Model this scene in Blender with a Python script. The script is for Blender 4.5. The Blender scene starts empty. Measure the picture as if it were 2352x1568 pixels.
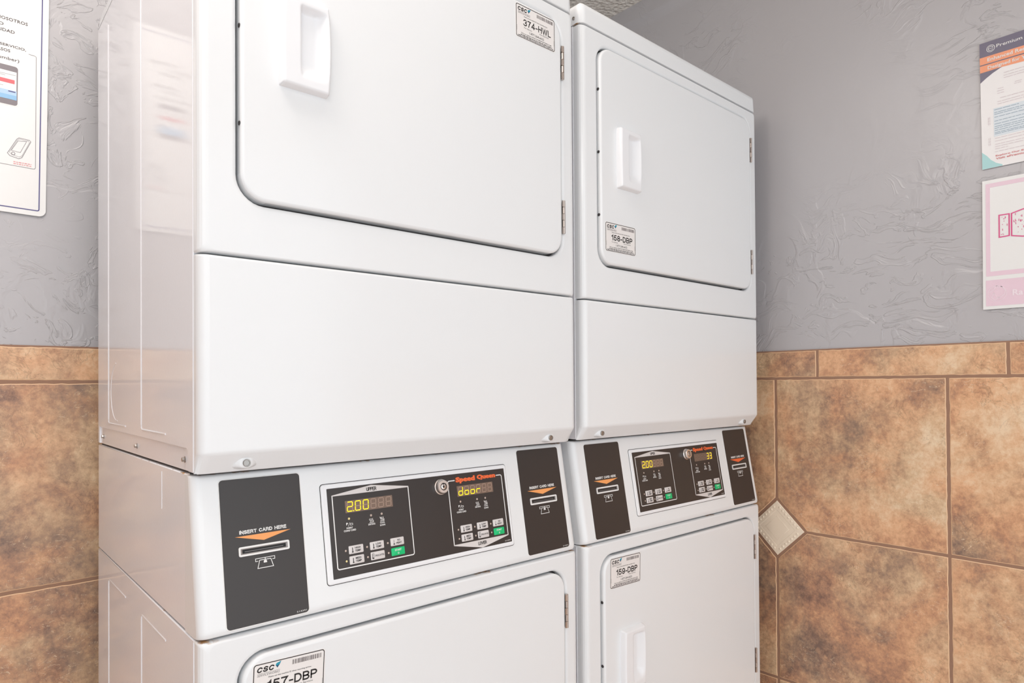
import bpy, bmesh, math, random
from mathutils import Vector, Matrix
random.seed(7)
S = bpy.context.scene
COL = S.collection
# ------------------------------------------------------------------ camera
CX, CY, CZ = -0.24768, -0.8688, 1.20827
YAW, PITCH, ROLL, FPX, PPY = -0.72227, 0.00988, -0.00679, 1509.54, 867.75
fwd = Vector((-math.sin(YAW)*math.cos(PITCH), math.cos(YAW)*math.cos(PITCH), math.sin(PITCH)))
rt = fwd.cross(Vector((0, 0, 1))).normalized(); up = rt.cross(fwd)
r2 = rt*math.cos(ROLL)+up*math.sin(ROLL); u2 = -rt*math.sin(ROLL)+up*math.cos(ROLL)
cam = bpy.data.objects.new('camera', bpy.data.cameras.new('camera')); COL.objects.link(cam)
M = Matrix((r2, u2, -fwd)).transposed().to_4x4(); M.translation = (CX, CY, CZ)
cam.matrix_world = M
cam.data.sensor_width = 36; cam.data.lens = 36*FPX/2352
cam.data.shift_y = (PPY-784)/2352
cam.data.clip_start = 0.01
S.camera = cam
# ------------------------------------------------------------------ world, lights, exposure
w = bpy.data.worlds.new('world'); S.world = w; w.use_nodes = True
w.node_tree.nodes['Background'].inputs[0].default_value = (0.88, 0.95, 1.0, 1)
w.node_tree.nodes['Background'].inputs[1].default_value = 1.48
def area(name, loc, rot, sx, sy, power, col):
    l = bpy.data.lights.new(name, 'AREA'); l.shape = 'RECTANGLE'; l.size = sx; l.size_y = sy
    l.energy = power; l.color = col
    o = bpy.data.objects.new(name, l); COL.objects.link(o); o.location = loc; o.rotation_euler = rot
    return o
area('ceiling_lamp', (-0.20, -0.10, 2.425), (0, 0, 0), 1.2, 0.6, 4.5, (1, 0.95, 0.91))
l = bpy.data.lights.new('added_ceiling_fill', 'POINT'); l.energy = 6.5; l.shadow_soft_size = 0.14; l.color = (1, 0.95, 0.91)  # unseen point fill, added to brighten the ceiling and upper walls
o = bpy.data.objects.new('added_ceiling_fill', l); COL.objects.link(o); o.location = (-0.25, -0.15, 2.26)
area('room_lamp', (-1.3, -1.8, 2.425), (0, 0, 0), 1.2, 0.6, 11, (1, 0.98, 0.97))
S.view_settings.view_transform = 'Standard'; S.view_settings.look = 'None'
S.view_settings.exposure = 0.27; S.view_settings.gamma = 1; S.view_settings.use_curve_mapping = False

# ------------------------------------------------------------------ dimensions (metres)
XW, YB, ZC = 1.480, 0.727, 2.446         # right wall, back wall, ceiling
W, D = 0.683, 0.6626                     # dryer width and cabinet depth
Z_CON, Z_SKIRT, Z_SEAM, Z_LID, Z_TOP = 0.889, 1.096, 1.376, 1.924, 1.969
YC = 0.036                               # console set back at its top

def lin(c):
    return tuple(((v/255)/12.92 if v/255 <= 0.04045 else ((v/255+0.055)/1.055)**2.4) for v in c)+(1,)
# ------------------------------------------------------------------ materials
def new_mat(name, col, rough=0.5, metal=0.0, **k):
    m = bpy.data.materials.new(name); m.use_nodes = True
    b = m.node_tree.nodes['Principled BSDF']
    b.inputs['Base Color'].default_value = lin(col); b.inputs['Roughness'].default_value = rough
    b.inputs['Metallic'].default_value = metal
    for a, v in k.items(): b.inputs[a.replace('_', ' ')].default_value = v
    return m
class NT:
    def __init__(s, m): s.t = m.node_tree; s.b = s.t.nodes['Principled BSDF']
    def n(s, typ, ins=None, **props):
        x = s.t.nodes.new(typ)
        for k, v in props.items(): setattr(x, k, v)
        for k, v in (ins or {}).items():
            if isinstance(v, bpy.types.NodeSocket): s.t.links.new(v, x.inputs[k])
            else: x.inputs[k].default_value = v
        return x
    def math(s, op, a, b=0.0, c=0.0): return s.n('ShaderNodeMath', {0: a, 1: b, 2: c}, operation=op).outputs[0]
    def noise(s, vec, scale, detail=4, rough=0.55, dist=0.0):
        return s.n('ShaderNodeTexNoise', {'Vector': vec, 'Scale': scale, 'Detail': detail, 'Roughness': rough, 'Distortion': dist}).outputs[0]
    def ramp(s, fac, stops):
        x = s.n('ShaderNodeValToRGB', {'Fac': fac}); e = x.color_ramp.elements
        while len(e) < len(stops): e.new(0.5)
        for i, (p, c) in enumerate(stops): e[i].position = p; e[i].color = c if len(c) == 4 else lin(c)
        return x.outputs[0]
    def mix(s, f, a, b):
        x = s.t.nodes.new('ShaderNodeMix'); x.data_type = 'RGBA'
        for k, v in ((0, f), (6, a), (7, b)):
            if isinstance(v, bpy.types.NodeSocket): s.t.links.new(v, x.inputs[k])
            else: x.inputs[k].default_value = v
        return x.outputs[2]
    def link(s, a, name): s.t.links.new(a, s.b.inputs[name])
    def bump(s, h, strength=1.0, dist=0.001, normal=None):
        ins = {'Height': h, 'Strength': strength, 'Distance': dist}
        if normal: ins['Normal'] = normal
        return s.n('ShaderNodeBump', ins).outputs[0]
    def obj(s): return s.n('ShaderNodeTexCoord').outputs['Object']

def enamel(name, col, rough, seams):
    m = new_mat(name, col, rough); t = NT(m); o = t.obj()
    z = t.n('ShaderNodeSeparateXYZ', {0: o}).outputs[2]
    d = None
    for zz, below in seams:
        a = t.math('DIVIDE', t.math('ABSOLUTE', t.math('SUBTRACT', z, zz)), below)
        d = a if d is None else t.math('MINIMUM', d, a)
    sx = t.n('ShaderNodeSeparateXYZ', {0: o}); ex = t.math('ADD', t.math('ABSOLUTE', sx.outputs[1]), t.math('MINIMUM', t.math('ABSOLUTE', sx.outputs[0]), t.math('ABSOLUTE', t.math('SUBTRACT', sx.outputs[0], W))))
    corner = t.math('MULTIPLY', t.math('MAXIMUM', t.math('SUBTRACT', 1.0, t.math('DIVIDE', ex, 0.09)), 0.0), 0.45)
    n = t.noise(o, 22, 3, 0.6); n2 = t.noise(o, 120, 4, 0.7)
    near = t.math('ADD', t.math('SUBTRACT', 1.0, d), corner)
    v = t.math('ADD', t.math('ADD', near, t.math('MULTIPLY', n, 2.6)), t.math('MULTIPLY', n2, 0.7))
    f = t.ramp(t.math('MULTIPLY', v, 0.25), [(0.70, (0, 0, 0, 1)), (0.76, (1, 1, 1, 1))])
    f = t.math('MULTIPLY', f, t.math('LESS_THAN', d, 1.0))
    rust = t.ramp(n2, [(0.35, (120, 70, 35)), (0.6, (205, 160, 110))])
    t.link(t.mix(f, lin(col), rust), 'Base Color')
    t.link(t.bump(t.noise(o, 260, 1, 0.4), 0.12, 0.0004), 'Normal')
    return m
WHITE = enamel('white_enamel', (238, 239, 240), 0.17, ((Z_CON-0.001, .006), (Z_SKIRT-0.003, .006), (Z_SEAM, .002), (Z_LID, .003)))
SIDEW = enamel('side_enamel', (243, 242, 245), 0.09, ((Z_CON-0.001, .003), (Z_SKIRT-0.002, .003)))
PLAST = new_mat('white_plastic', (243, 243, 245), 0.28)
DARKGAP = new_mat('dark_recess', (58, 54, 54), 0.6)
CHAR = new_mat('charcoal_overlay', (56, 50, 48), 0.33)
INK = new_mat('black_ink', (38, 33, 32), 0.6)
GREYINK = new_mat('grey_ink', (120, 112, 112), 0.6)
LTINK = new_mat('light_grey_ink', (172, 166, 168), 0.6)
WINK = new_mat('white_ink', (240, 238, 236), 0.5)
LABEL = new_mat('label_paper', (240, 235, 232), 0.45)
ORANGE = new_mat('orange_print', (250, 168, 100), 0.45)
BRAND = new_mat('red_orange_print', (246, 112, 62), 0.45)
GREEN = new_mat('green_button', (10, 196, 120), 0.4)
BUTTON = new_mat('white_button', (222, 216, 214), 0.4)
WINDOW = new_mat('display_filter', (128, 106, 92), 0.3)
UNLIT = new_mat('unlit_segment', (168, 142, 126), 0.4)
UNLITD = new_mat('dim_segment', (112, 92, 80), 0.4)
LIT = new_mat('lit_segment', (255, 225, 30), 0.4)
_b = LIT.node_tree.nodes['Principled BSDF']; _b.inputs['Emission Color'].default_value = lin((255, 226, 30)); _b.inputs['Emission Strength'].default_value = 0.6
CHROME = new_mat('chrome', (240, 232, 226), 0.32, 1.0)
HINGE = new_mat('hinge_steel', (196, 184, 176), 0.33, 1.0)
STEEL = new_mat('zinc_screw', (170, 166, 162), 0.35, 1.0)
TEAL = new_mat('teal_ink', (30, 150, 175), 0.5)
NAVY = new_mat('navy_ink', (25, 75, 110), 0.5)
LED = new_mat('unlit_led', (200, 180, 168), 0.35)
LEDON = new_mat('lit_led', (245, 225, 160), 0.35)
BEIGE = new_mat('accent_stone', (250, 234, 212), 0.45)

def plaster(name, col, r, warm=None):
    m = new_mat(name, col, r); t = NT(m); o = t.obj()
    big = t.noise(o, 1.7, 2, 0.5)
    wob = t.n('ShaderNodeVectorMath', {0: o, 1: t.n('ShaderNodeVectorMath', {0: t.n('ShaderNodeTexNoise', {'Vector': o, 'Scale': 5.0, 'Detail': 2.0}).outputs[1], 1: (0.22, 0.22, 0.22)}, operation='MULTIPLY').outputs[0]}, operation='ADD').outputs[0]
    st = t.n('ShaderNodeMapping', {'Vector': wob, 'Rotation': (0.6, 0.3, 0.2), 'Scale': (1.0, 1.7, 1.0)}).outputs[0]
    a = t.noise(st, 4.2, 5, 0.5, 0.7)
    plate = t.ramp(a, [(0.49, (0, 0, 0, 1)), (0.525, (1, 1, 1, 1)), (0.60, (.45, .45, .45, 1))])
    st2 = t.n('ShaderNodeMapping', {'Vector': wob, 'Rotation': (-0.7, 0.2, 0.9), 'Scale': (2.2, 1.0, 3.2)}).outputs[0]
    a2 = t.noise(st2, 9.0, 4, 0.55, 1.2)
    plate2 = t.ramp(a2, [(0.545, (0, 0, 0, 1)), (0.58, (1, 1, 1, 1)), (0.66, (.3, .3, .3, 1))])
    mask = t.ramp(t.noise(o, 2.4, 2, 0.5), [(0.44, (0, 0, 0, 1)), (0.6, (1, 1, 1, 1))])
    h = t.math('ADD', t.math('MULTIPLY', t.math('MULTIPLY', plate, 0.5), t.math('ADD', mask, 0.15)), t.math('MULTIPLY', t.math('MULTIPLY', plate2, mask), 0.55))
    h = t.math('ADD', h, t.math('MULTIPLY', t.noise(o, 45, 4, 0.6), 0.14))
    h = t.math('ADD', h, t.math('MULTIPLY', big, 3.0))
    t.link(t.bump(h, 0.8, 0.0022), 'Normal')
    return m
PAINT = plaster('grey_wall_paint', (190, 187, 189), 0.29)
def popcorn():
    m = new_mat('popcorn_ceiling', (250, 242, 232), 0.9); t = NT(m); o = t.obj()
    v = t.n('ShaderNodeTexVoronoi', {'Vector': o, 'Scale': 90.0}).outputs[0]
    t.link(t.bump(t.math('ADD', v, t.noise(o, 60, 3)), 1.0, 0.006), 'Normal'); return m
CEIL = popcorn()
def tile_mat(name, pale=0.0):
    m = new_mat(name, (190, 140, 100), 0.33); t = NT(m); o = t.obj()
    at = t.n('ShaderNodeVertexColor', layer_name='tile').outputs[0]
    off = t.n('ShaderNodeVectorMath', {0: at, 1: (13.0, 7.0, 9.0)}, operation='MULTIPLY').outputs[0]
    p = t.n('ShaderNodeVectorMath', {0: o, 1: off}, operation='ADD').outputs[0]
    big = t.noise(p, 3.6, 5, 0.6, 0.25); mid = t.noise(p, 17, 8, 0.72, 0.15); fine = t.noise(p, 85, 6, 0.75, 0.0)
    hue = t.noise(t.n('ShaderNodeVectorMath', {0: p, 1: (5., 3., 1.)}, operation='ADD').outputs[0], 5.5, 5, 0.6, 0.5)
    v = t.math('ADD', t.math('ADD', t.math('MULTIPLY', big, 0.50), t.math('MULTIPLY', mid, 0.42)), t.math('MULTIPLY', fine, 0.28))
    v = t.math('ADD', v, pale-0.022)
    c1 = t.ramp(v, [(0.44, (128, 106, 94)), (0.505, (164, 134, 112)), (0.57, (196, 160, 128)), (0.64, (224, 190, 152)), (0.72, (242, 218, 186))])
    c2 = t.ramp(v, [(0.44, (134, 102, 88)), (0.505, (176, 132, 106)), (0.57, (208, 156, 120)), (0.64, (232, 182, 140)), (0.72, (244, 206, 168))])
    c = t.mix(t.ramp(hue, [(0.40, (0, 0, 0, 1)), (0.60, (1, 1, 1, 1))]), c1, c2)
    # fine pale glaze crackles; specular sparkle is painted into the colour too
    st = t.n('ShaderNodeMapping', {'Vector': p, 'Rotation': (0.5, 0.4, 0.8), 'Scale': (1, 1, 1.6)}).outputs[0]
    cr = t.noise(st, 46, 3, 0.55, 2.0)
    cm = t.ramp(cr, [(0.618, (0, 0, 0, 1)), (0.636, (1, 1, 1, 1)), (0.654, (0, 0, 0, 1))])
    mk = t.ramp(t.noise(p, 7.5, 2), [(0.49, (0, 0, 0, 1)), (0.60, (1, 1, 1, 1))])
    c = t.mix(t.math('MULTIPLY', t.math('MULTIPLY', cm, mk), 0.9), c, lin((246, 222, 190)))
    rid = t.noise(t.n('ShaderNodeVectorMath', {0: p, 1: (2., 8., 4.)}, operation='ADD').outputs[0], 24, 5, 0.65, 1.0)
    vein = t.ramp(rid, [(0.47, (0, 0, 0, 1)), (0.497, (1, 1, 1, 1)), (0.525, (0, 0, 0, 1))])
    c = t.mix(t.math('MULTIPLY', t.math('MULTIPLY', vein, t.ramp(t.noise(p, 9, 2), [(0.45, (0, 0, 0, 1)), (0.6, (1, 1, 1, 1))])), 0.38), c, lin((118, 84, 66)))
    t.link(c, 'Base Color')
    h = t.math('ADD', t.math('MULTIPLY', mid, 1.2), t.math('MULTIPLY', cm, 0.3))
    t.link(t.bump(t.math('ADD', h, t.math('MULTIPLY', fine, 0.5)), 0.5, 0.0016), 'Normal')
    return m
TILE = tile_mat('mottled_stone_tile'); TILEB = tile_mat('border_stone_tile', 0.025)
def grout():
    m = new_mat('brown_grout', (160, 124, 102), 0.85); t = NT(m)
    t.link(t.bump(t.noise(t.obj(), 300, 3), 0.6, 0.001), 'Normal'); return m
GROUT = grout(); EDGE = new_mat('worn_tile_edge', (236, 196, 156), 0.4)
FLOOR = new_mat('brown_floor_tile', (222, 208, 200), 0.45)

# ------------------------------------------------------------------ mesh helpers
def finish(name, bm, mats, parent=None, angle=35, smooth=True):
    bmesh.ops.recalc_face_normals(bm, faces=bm.faces[:]) if False else None
    me = bpy.data.meshes.new(name); bm.to_mesh(me); bm.free()
    if not isinstance(mats, (list, tuple)): mats = [mats]
    for m in mats: me.materials.append(m)
    if smooth:
        for p in me.polygons: p.use_smooth = True
        me.set_sharp_from_angle(angle=math.radians(angle))
        for p in me.polygons:      # large flat faces keep their own normal
            if p.area > 0.0015 or (p.area > 1e-5 and max(abs(c) for c in p.normal) > 0.9999): p.use_smooth = False
    o = bpy.data.objects.new(name, me); COL.objects.link(o)
    if parent: o.parent = parent
    return o
class Pl:   # a drawing plane: u to the right, v up, h out of the surface
    def __init__(s, o, U, V): s.o = Vector(o); s.U = Vector(U).normalized(); s.V = Vector(V).normalized(); s.N = s.U.cross(s.V)
    def p(s, u, v, h=0): return s.o+s.U*u+s.V*v+s.N*h
    def rot(s, u, v, a):   # plane with origin moved to u,v and turned by a
        return Pl(s.p(u, v), s.U*math.cos(a)+s.V*math.sin(a), -s.U*math.sin(a)+s.V*math.cos(a))
def rr(u0, v0, u1, v1, r, n=6):
    r = max(1e-6, min(r, (u1-u0)/2-1e-6, (v1-v0)/2-1e-6)); P = []
    for cx, cy, a0 in ((u1-r, v0+r, -90), (u1-r, v1-r, 0), (u0+r, v1-r, 90), (u0+r, v0+r, 180)):
        for i in range(n+1):
            a = math.radians(a0+90*i/n); P.append((cx+r*math.cos(a), cy+r*math.sin(a)))
    return P
def circ(u, v, r, n=24): return [(u+r*math.cos(2*math.pi*i/n), v+r*math.sin(2*math.pi*i/n)) for i in range(n)]
def loft(bm, loops, cap0=False, cap1=True, mi=0, closed=True):
    V = [[bm.verts.new(p) for p in L] for L in loops]; n = len(loops[0]); F = []
    for a, b in zip(V[:-1], V[1:]):
        for i in range(n if closed else n-1):
            j = (i+1) % n
            try: F.append(bm.faces.new((a[i], a[j], b[j], b[i])))
            except ValueError: pass
    if cap0: F.append(bm.faces.new(V[0][::-1]))
    if cap1: F.append(bm.faces.new(V[-1]))
    for f in F: f.material_index = mi
    return V
def slab(bm, pl, pts, h0, h1, mi=0):
    loft(bm, [[pl.p(u, v, h0) for u, v in pts], [pl.p(u, v, h1) for u, v in pts]], mi=mi)
def rslab(bm, pl, u0, v0, u1, v1, r, h0, h1, b=0.001, n=6, k=3, mi=0):   # rounded slab with a rounded front edge
    L = [[pl.p(u, v, h0) for u, v in rr(u0, v0, u1, v1, r, n)]]
    for i in range(k+1):
        a = math.pi/2*i/k; d = b*(1-math.cos(a)); h = h1-b+b*math.sin(a)
        L.append([pl.p(u, v, h) for u, v in rr(u0+d, v0+d, u1-d, v1-d, max(r-d, 1e-5), n)])
    loft(bm, L, mi=mi)
def ring(bm, pl, A, B, h0, h1, mi=0):   # flat frame between two outlines
    loft(bm, [[pl.p(u, v, h0) for u, v in A], [pl.p(u, v, h1) for u, v in A], [pl.p(u, v, h1) for u, v in B], [pl.p(u, v, h0) for u, v in B]], cap1=False, mi=mi)
def line(bm, pl, pts, wd, h=0.0003, closed=False, mi=0):
    pts = [Vector(p) for p in pts]
    n = len(pts); A, B = [], []
    for i in range(n):
        if closed: a, c = pts[i-1], pts[(i+1) % n]
        else: a, c = pts[max(i-1, 0)], pts[min(i+1, n-1)]
        b = pts[i]
        d1 = (b-a).normalized() if (b-a).length > 1e-9 else (c-b).normalized()
        d2 = (c-b).normalized() if (c-b).length > 1e-9 else d1
        t = (d1+d2).normalized() if (d1+d2).length > 1e-6 else d1
        nn = Vector((-t.y, t.x)); k = 1/max(0.35, nn.dot(Vector((-d1.y, d1.x))))
        A.append(b+nn*wd/2*k); B.append(b-nn*wd/2*k)
    VA = [bm.verts.new(pl.p(p.x, p.y, h)) for p in A]; VB = [bm.verts.new(pl.p(p.x, p.y, h)) for p in B]
    for i in range(n if closed else n-1):
        j = (i+1) % n
        f = bm.faces.new((VA[i], VB[i], VB[j], VA[j])); f.material_index = mi
def arc(u, v, r, a0, a1, n=14): return [(u+r*math.cos(math.radians(a0+(a1-a0)*i/n)), v+r*math.sin(math.radians(a0+(a1-a0)*i/n))) for i in range(n+1)]
_cache = {}
def glyphs(s, bold, shear):
    k = (s, bold, shear)
    if k not in _cache:
        c = bpy.data.curves.new('t', 'FONT'); c.body = s; c.size = 1; c.offset = bold; c.shear = shear; c.resolution_u = 2
        ob = bpy.data.objects.new('t', c); COL.objects.link(ob)
        me = ob.to_mesh(); V = [v.co.copy() for v in me.vertices]; F = [tuple(p.vertices) for p in me.polygons]
        ob.to_mesh_clear(); bpy.data.objects.remove(ob); bpy.data.curves.remove(c)
        _cache[k] = (V, F)
    return _cache[k]
def text(bm, pl, s, u0, v0, u1, v1, h=0.0004, bold=0.0, shear=0.0, mi=0):   # fit the ink box of s in (u0,v0)-(u1,v1)
    V, F = glyphs(s, bold, shear)
    xs = [v.x for v in V]; ys = [v.y for v in V]; a, b, c, d = min(xs), max(xs), min(ys), max(ys)
    N = [bm.verts.new(pl.p(u0+(v.x-a)/(b-a)*(u1-u0), v0+(v.y-c)/max(d-c, 1e-6)*(v1-v0), h)) for v in V]
    for f in F:
        try: bm.faces.new([N[i] for i in f]).material_index = mi
        except ValueError: pass
# upright sans capitals and figures drawn as strokes: (width, [strokes]) in a box one unit high
def _A(cx, cy, rx, ry, a0, a1, n=12): return [(cx+rx*math.cos(math.radians(a0+(a1-a0)*i/n)), cy+ry*math.sin(math.radians(a0+(a1-a0)*i/n))) for i in range(n+1)]
GL = {
 '1': (.32, [[(.02, .76), (.14, .80), (.28, 1.0), (.28, 0)]]),
 '3': (.52, [_A(.25, .745, .24, .255, 165, -90)+_A(.25, .245, .27, .245, 90, -165)]),
 '4': (.56, [[(.56, .25), (0, .25), (.40, 1.0), (.40, 0)]]),
 '5': (.52, [[(.48, 1.0), (.10, 1.0), (.04, .52)]+_A(.24, .31, .27, .31, 135, -160)]),
 '7': (.52, [[(0, 1.0), (.52, 1.0), (.28, .5), (.17, 0)]]),
 '8': (.52, [_A(.26, .75, .22, .25, 0, 360, 20), _A(.26, .255, .26, .255, 0, 360, 20)]),
 '9': (.52, [_A(.26, .69, .26, .31, 0, 360, 20), _A(.25, .50, .27, .50, 20, -10, 6)+_A(.25, .35, .27, .35, -5, -160, 12)]),
 '-': (.28, [[(0, .38), (.28, .38)]]), ' ': (.22, []),
 'A': (.62, [[(0, 0), (.31, 1.0), (.62, 0)], [(.10, .32), (.52, .32)]]),
 'B': (.54, [[(0, .5), (.32, .5)], [(.30, 0), (0, 0), (0, 1.0), (.28, 1.0)]+_A(.28, .755, .23, .245, 90, -90)+_A(.30, .255, .24, .255, 90, -90)]),
 'C': (.60, [_A(.32, .5, .32, .5, 38, 322, 22)]),
 'D': (.58, [[(.24, 0), (0, 0), (0, 1.0), (.24, 1.0)]+_A(.24, .5, .34, .5, 90, -90, 16)]),
 'E': (.48, [[(.48, 0), (0, 0), (0, 1.0), (.46, 1.0)], [(0, .53), (.42, .53)]]),
 'H': (.56, [[(0, 0), (0, 1)], [(.56, 0), (.56, 1)], [(0, .52), (.56, .52)]]),
 'I': (.02, [[(.01, 0), (.01, 1)]]), 'L': (.44, [[(0, 1), (0, 0), (.44, 0)]]),
 'N': (.56, [[(0, 0), (0, 1), (.56, 0), (.56, 1)]]),
 'O': (.62, [_A(.31, .5, .31, .5, 0, 360, 24)]),
 'P': (.52, [[(0, 0), (0, 1.0), (.28, 1.0)]+_A(.28, .73, .24, .27, 90, -90)+[(0, .46)]]),
 'R': (.56, [[(0, 0), (0, 1.0), (.30, 1.0)]+_A(.30, .74, .23, .26, 90, -90)+[(0, .48)], [(.30, .48), (.44, .42), (.50, .20), (.54, 0)]]),
 'S': (.56, [_A(.28, .75, .25, .25, 20, 270, 14)[0:-1]+_A(.28, .25, .28, .25, 90, -160, 14)]),
 'T': (.54, [[(0, 1), (.54, 1)], [(.27, 1), (.27, 0)]]),
 'U': (.56, [[(0, 1), (0, .28)]+_A(.28, .28, .28, .28, 180, 360)+[(.56, 1)]]),
 'W': (.86, [[(0, 1), (.21, 0), (.43, .96), (.65, 0), (.86, 1)]]),
}
def stext(bm, pl, s, u0, v0, u1, v1, wd=.16, h=0.0004, shear=0.0, gap=.22, mi=0):
    """stroke lettering filling (u0,v0)-(u1,v1); wd = stroke width as a share of the height"""
    x = 0; S_ = []
    for ch in s:
        w_, st = GL[ch]
        for p in st: S_.append([(x+a, b) for a, b in p])
        x += w_+gap
    tot = x-gap; t = wd*(v1-v0); H_ = (v1-v0)-t; k = (u1-u0-t)/tot
    for p in S_:
        q = [(u0+t/2+a*k+shear*b*H_, v0+t/2+b*H_) for a, b in p]
        cl = (Vector(q[0])-Vector(q[-1])).length < 1e-7
        if not cl:      # square ends
            d0 = (Vector(q[0])-Vector(q[1])).normalized()*t/2; d1 = (Vector(q[-1])-Vector(q[-2])).normalized()*t/2
            q[0] = (q[0][0]+d0.x*.9, q[0][1]+d0.y*.9); q[-1] = (q[-1][0]+d1.x*.9, q[-1][1]+d1.y*.9)
        line(bm, pl, q[:-1] if cl else q, t, h, closed=cl, mi=mi)
def tube(bm, path, r, n=8, mi=0, caps=True):
    path = [Vector(p) for p in path]; L = []
    for i, p in enumerate(path):
        t = (path[min(i+1, len(path)-1)]-path[max(i-1, 0)]).normalized()
        a = t.cross(Vector((0.31, 0.52, 0.79))).normalized(); b = t.cross(a)
        L.append([p+a*r*math.cos(2*math.pi*k/n)+b*r*math.sin(2*math.pi*k/n) for k in range(n)])
    loft(bm, L, cap0=caps, cap1=caps, mi=mi)
def lathe(bm, pl, u, v, prof, n=24, mi=0):
    L = [[pl.p(u+r*math.cos(2*math.pi*k/n), v+r*math.sin(2*math.pi*k/n), h) for k in range(n)] for r, h in prof]
    loft(bm, L, mi=mi)

# ------------------------------------------------------------------ room shell
def struct(name, bm, m, parent=None, **k):
    o = finish(name, bm, m, parent, **k)
    if not parent: o['kind'] = 'structure'
    return o
def quad(bm, *P): return bm.faces.new([bm.verts.new(p) for p in P])
def wall_box(lo, hi):
    bm = bmesh.new(); bmesh.ops.create_cube(bm, size=1)
    for v in bm.verts: v.co = Vector([(lo[i]+hi[i])/2+v.co[i]*(hi[i]-lo[i]) for i in range(3)])
    return bm
X0R, Y0R = -2.4, -2.6
# right wall: a plaster sheet whose upper strip stands a little proud
bm = bmesh.new(); ys = [Y0R+(YB+0.05-Y0R)*i/60 for i in range(61)]
rows = []
for y in ys:
    zc = 2.383+0.010*math.sin(y*2.3)+0.006*math.sin(y*9+1)
    rows.append([(XW, y, -0.05), (XW, y, zc-0.02), (XW-0.002, y, zc-0.006), (XW-0.009, y, zc+0.004), (XW-0.010, y, zc+0.012), (XW-0.010, y, ZC+0.05), (XW+0.12, y, ZC+0.05), (XW+0.12, y, -0.05)])
loft(bm, rows, cap0=True, cap1=True)
wall_r = struct('wall_right', bm, PAINT)
wall_b = struct('wall_back', wall_box((X0R, YB, -0.05), (XW, YB+0.12, ZC+0.05)), PAINT)
struct('ceiling', wall_box((X0R, Y0R, ZC), (XW+0.12, YB+0.12, ZC+0.12)), CEIL)
struct('floor', wall_box((X0R, Y0R, -0.12), (XW+0.12, YB+0.12, 0)), FLOOR)

wall_l = struct('wall_left', wall_box((X0R-0.12, Y0R, -0.05), (X0R, YB+0.12, ZC+0.05)), PAINT)

def offset_poly(P, d):
    n = len(P); R = []
    for i in range(n):
        a, b, c = Vector(P[i-1]), Vector(P[i]), Vector(P[(i+1) % n])
        d1, d2 = (b-a).normalized(), (c-b).normalized(); n1, n2 = Vector((-d1.y, d1.x)), Vector((-d2.y, d2.x))
        m = (n1+n2).normalized(); R.append(b+m*d/max(0.5, m.dot(n1)))
    return R
def tile(bm, pl, P, h, rnd, lay, jit=0.0007):
    Q = []
    for i in range(len(P)):
        a, b = Vector(P[i]), Vector(P[(i+1) % len(P)]); k = max(1, int((b-a).length/0.012))
        for j in range(k): Q.append(a.lerp(b, j/k))
    Q = [q+Vector((rnd.uniform(-jit, jit), rnd.uniform(-jit, jit))) for q in Q]
    L = [[pl.p(q.x, q.y, -0.004) for q in Q], [pl.p(q.x, q.y, h-0.0022) for q in Q]]
    for d, k in ((0.0006, 0.0008), (0.0022, 0.0)):
        R = offset_poly(Q, d); L.append([pl.p(q.x, q.y, h-k) for q in R])
    nf = len(bm.faces); loft(bm, L); bm.normal_update()
    bm.faces.ensure_lookup_table(); c = (rnd.random(), rnd.random(), rnd.random(), 1)
    for f in bm.faces[nf:]:
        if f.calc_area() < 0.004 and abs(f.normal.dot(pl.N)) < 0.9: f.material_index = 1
        for l in f.loops: l[lay] = c
ZT, ZBT, ZJ, TS = 1.2195, 1.2915, 0.8142, 0.406
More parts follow.
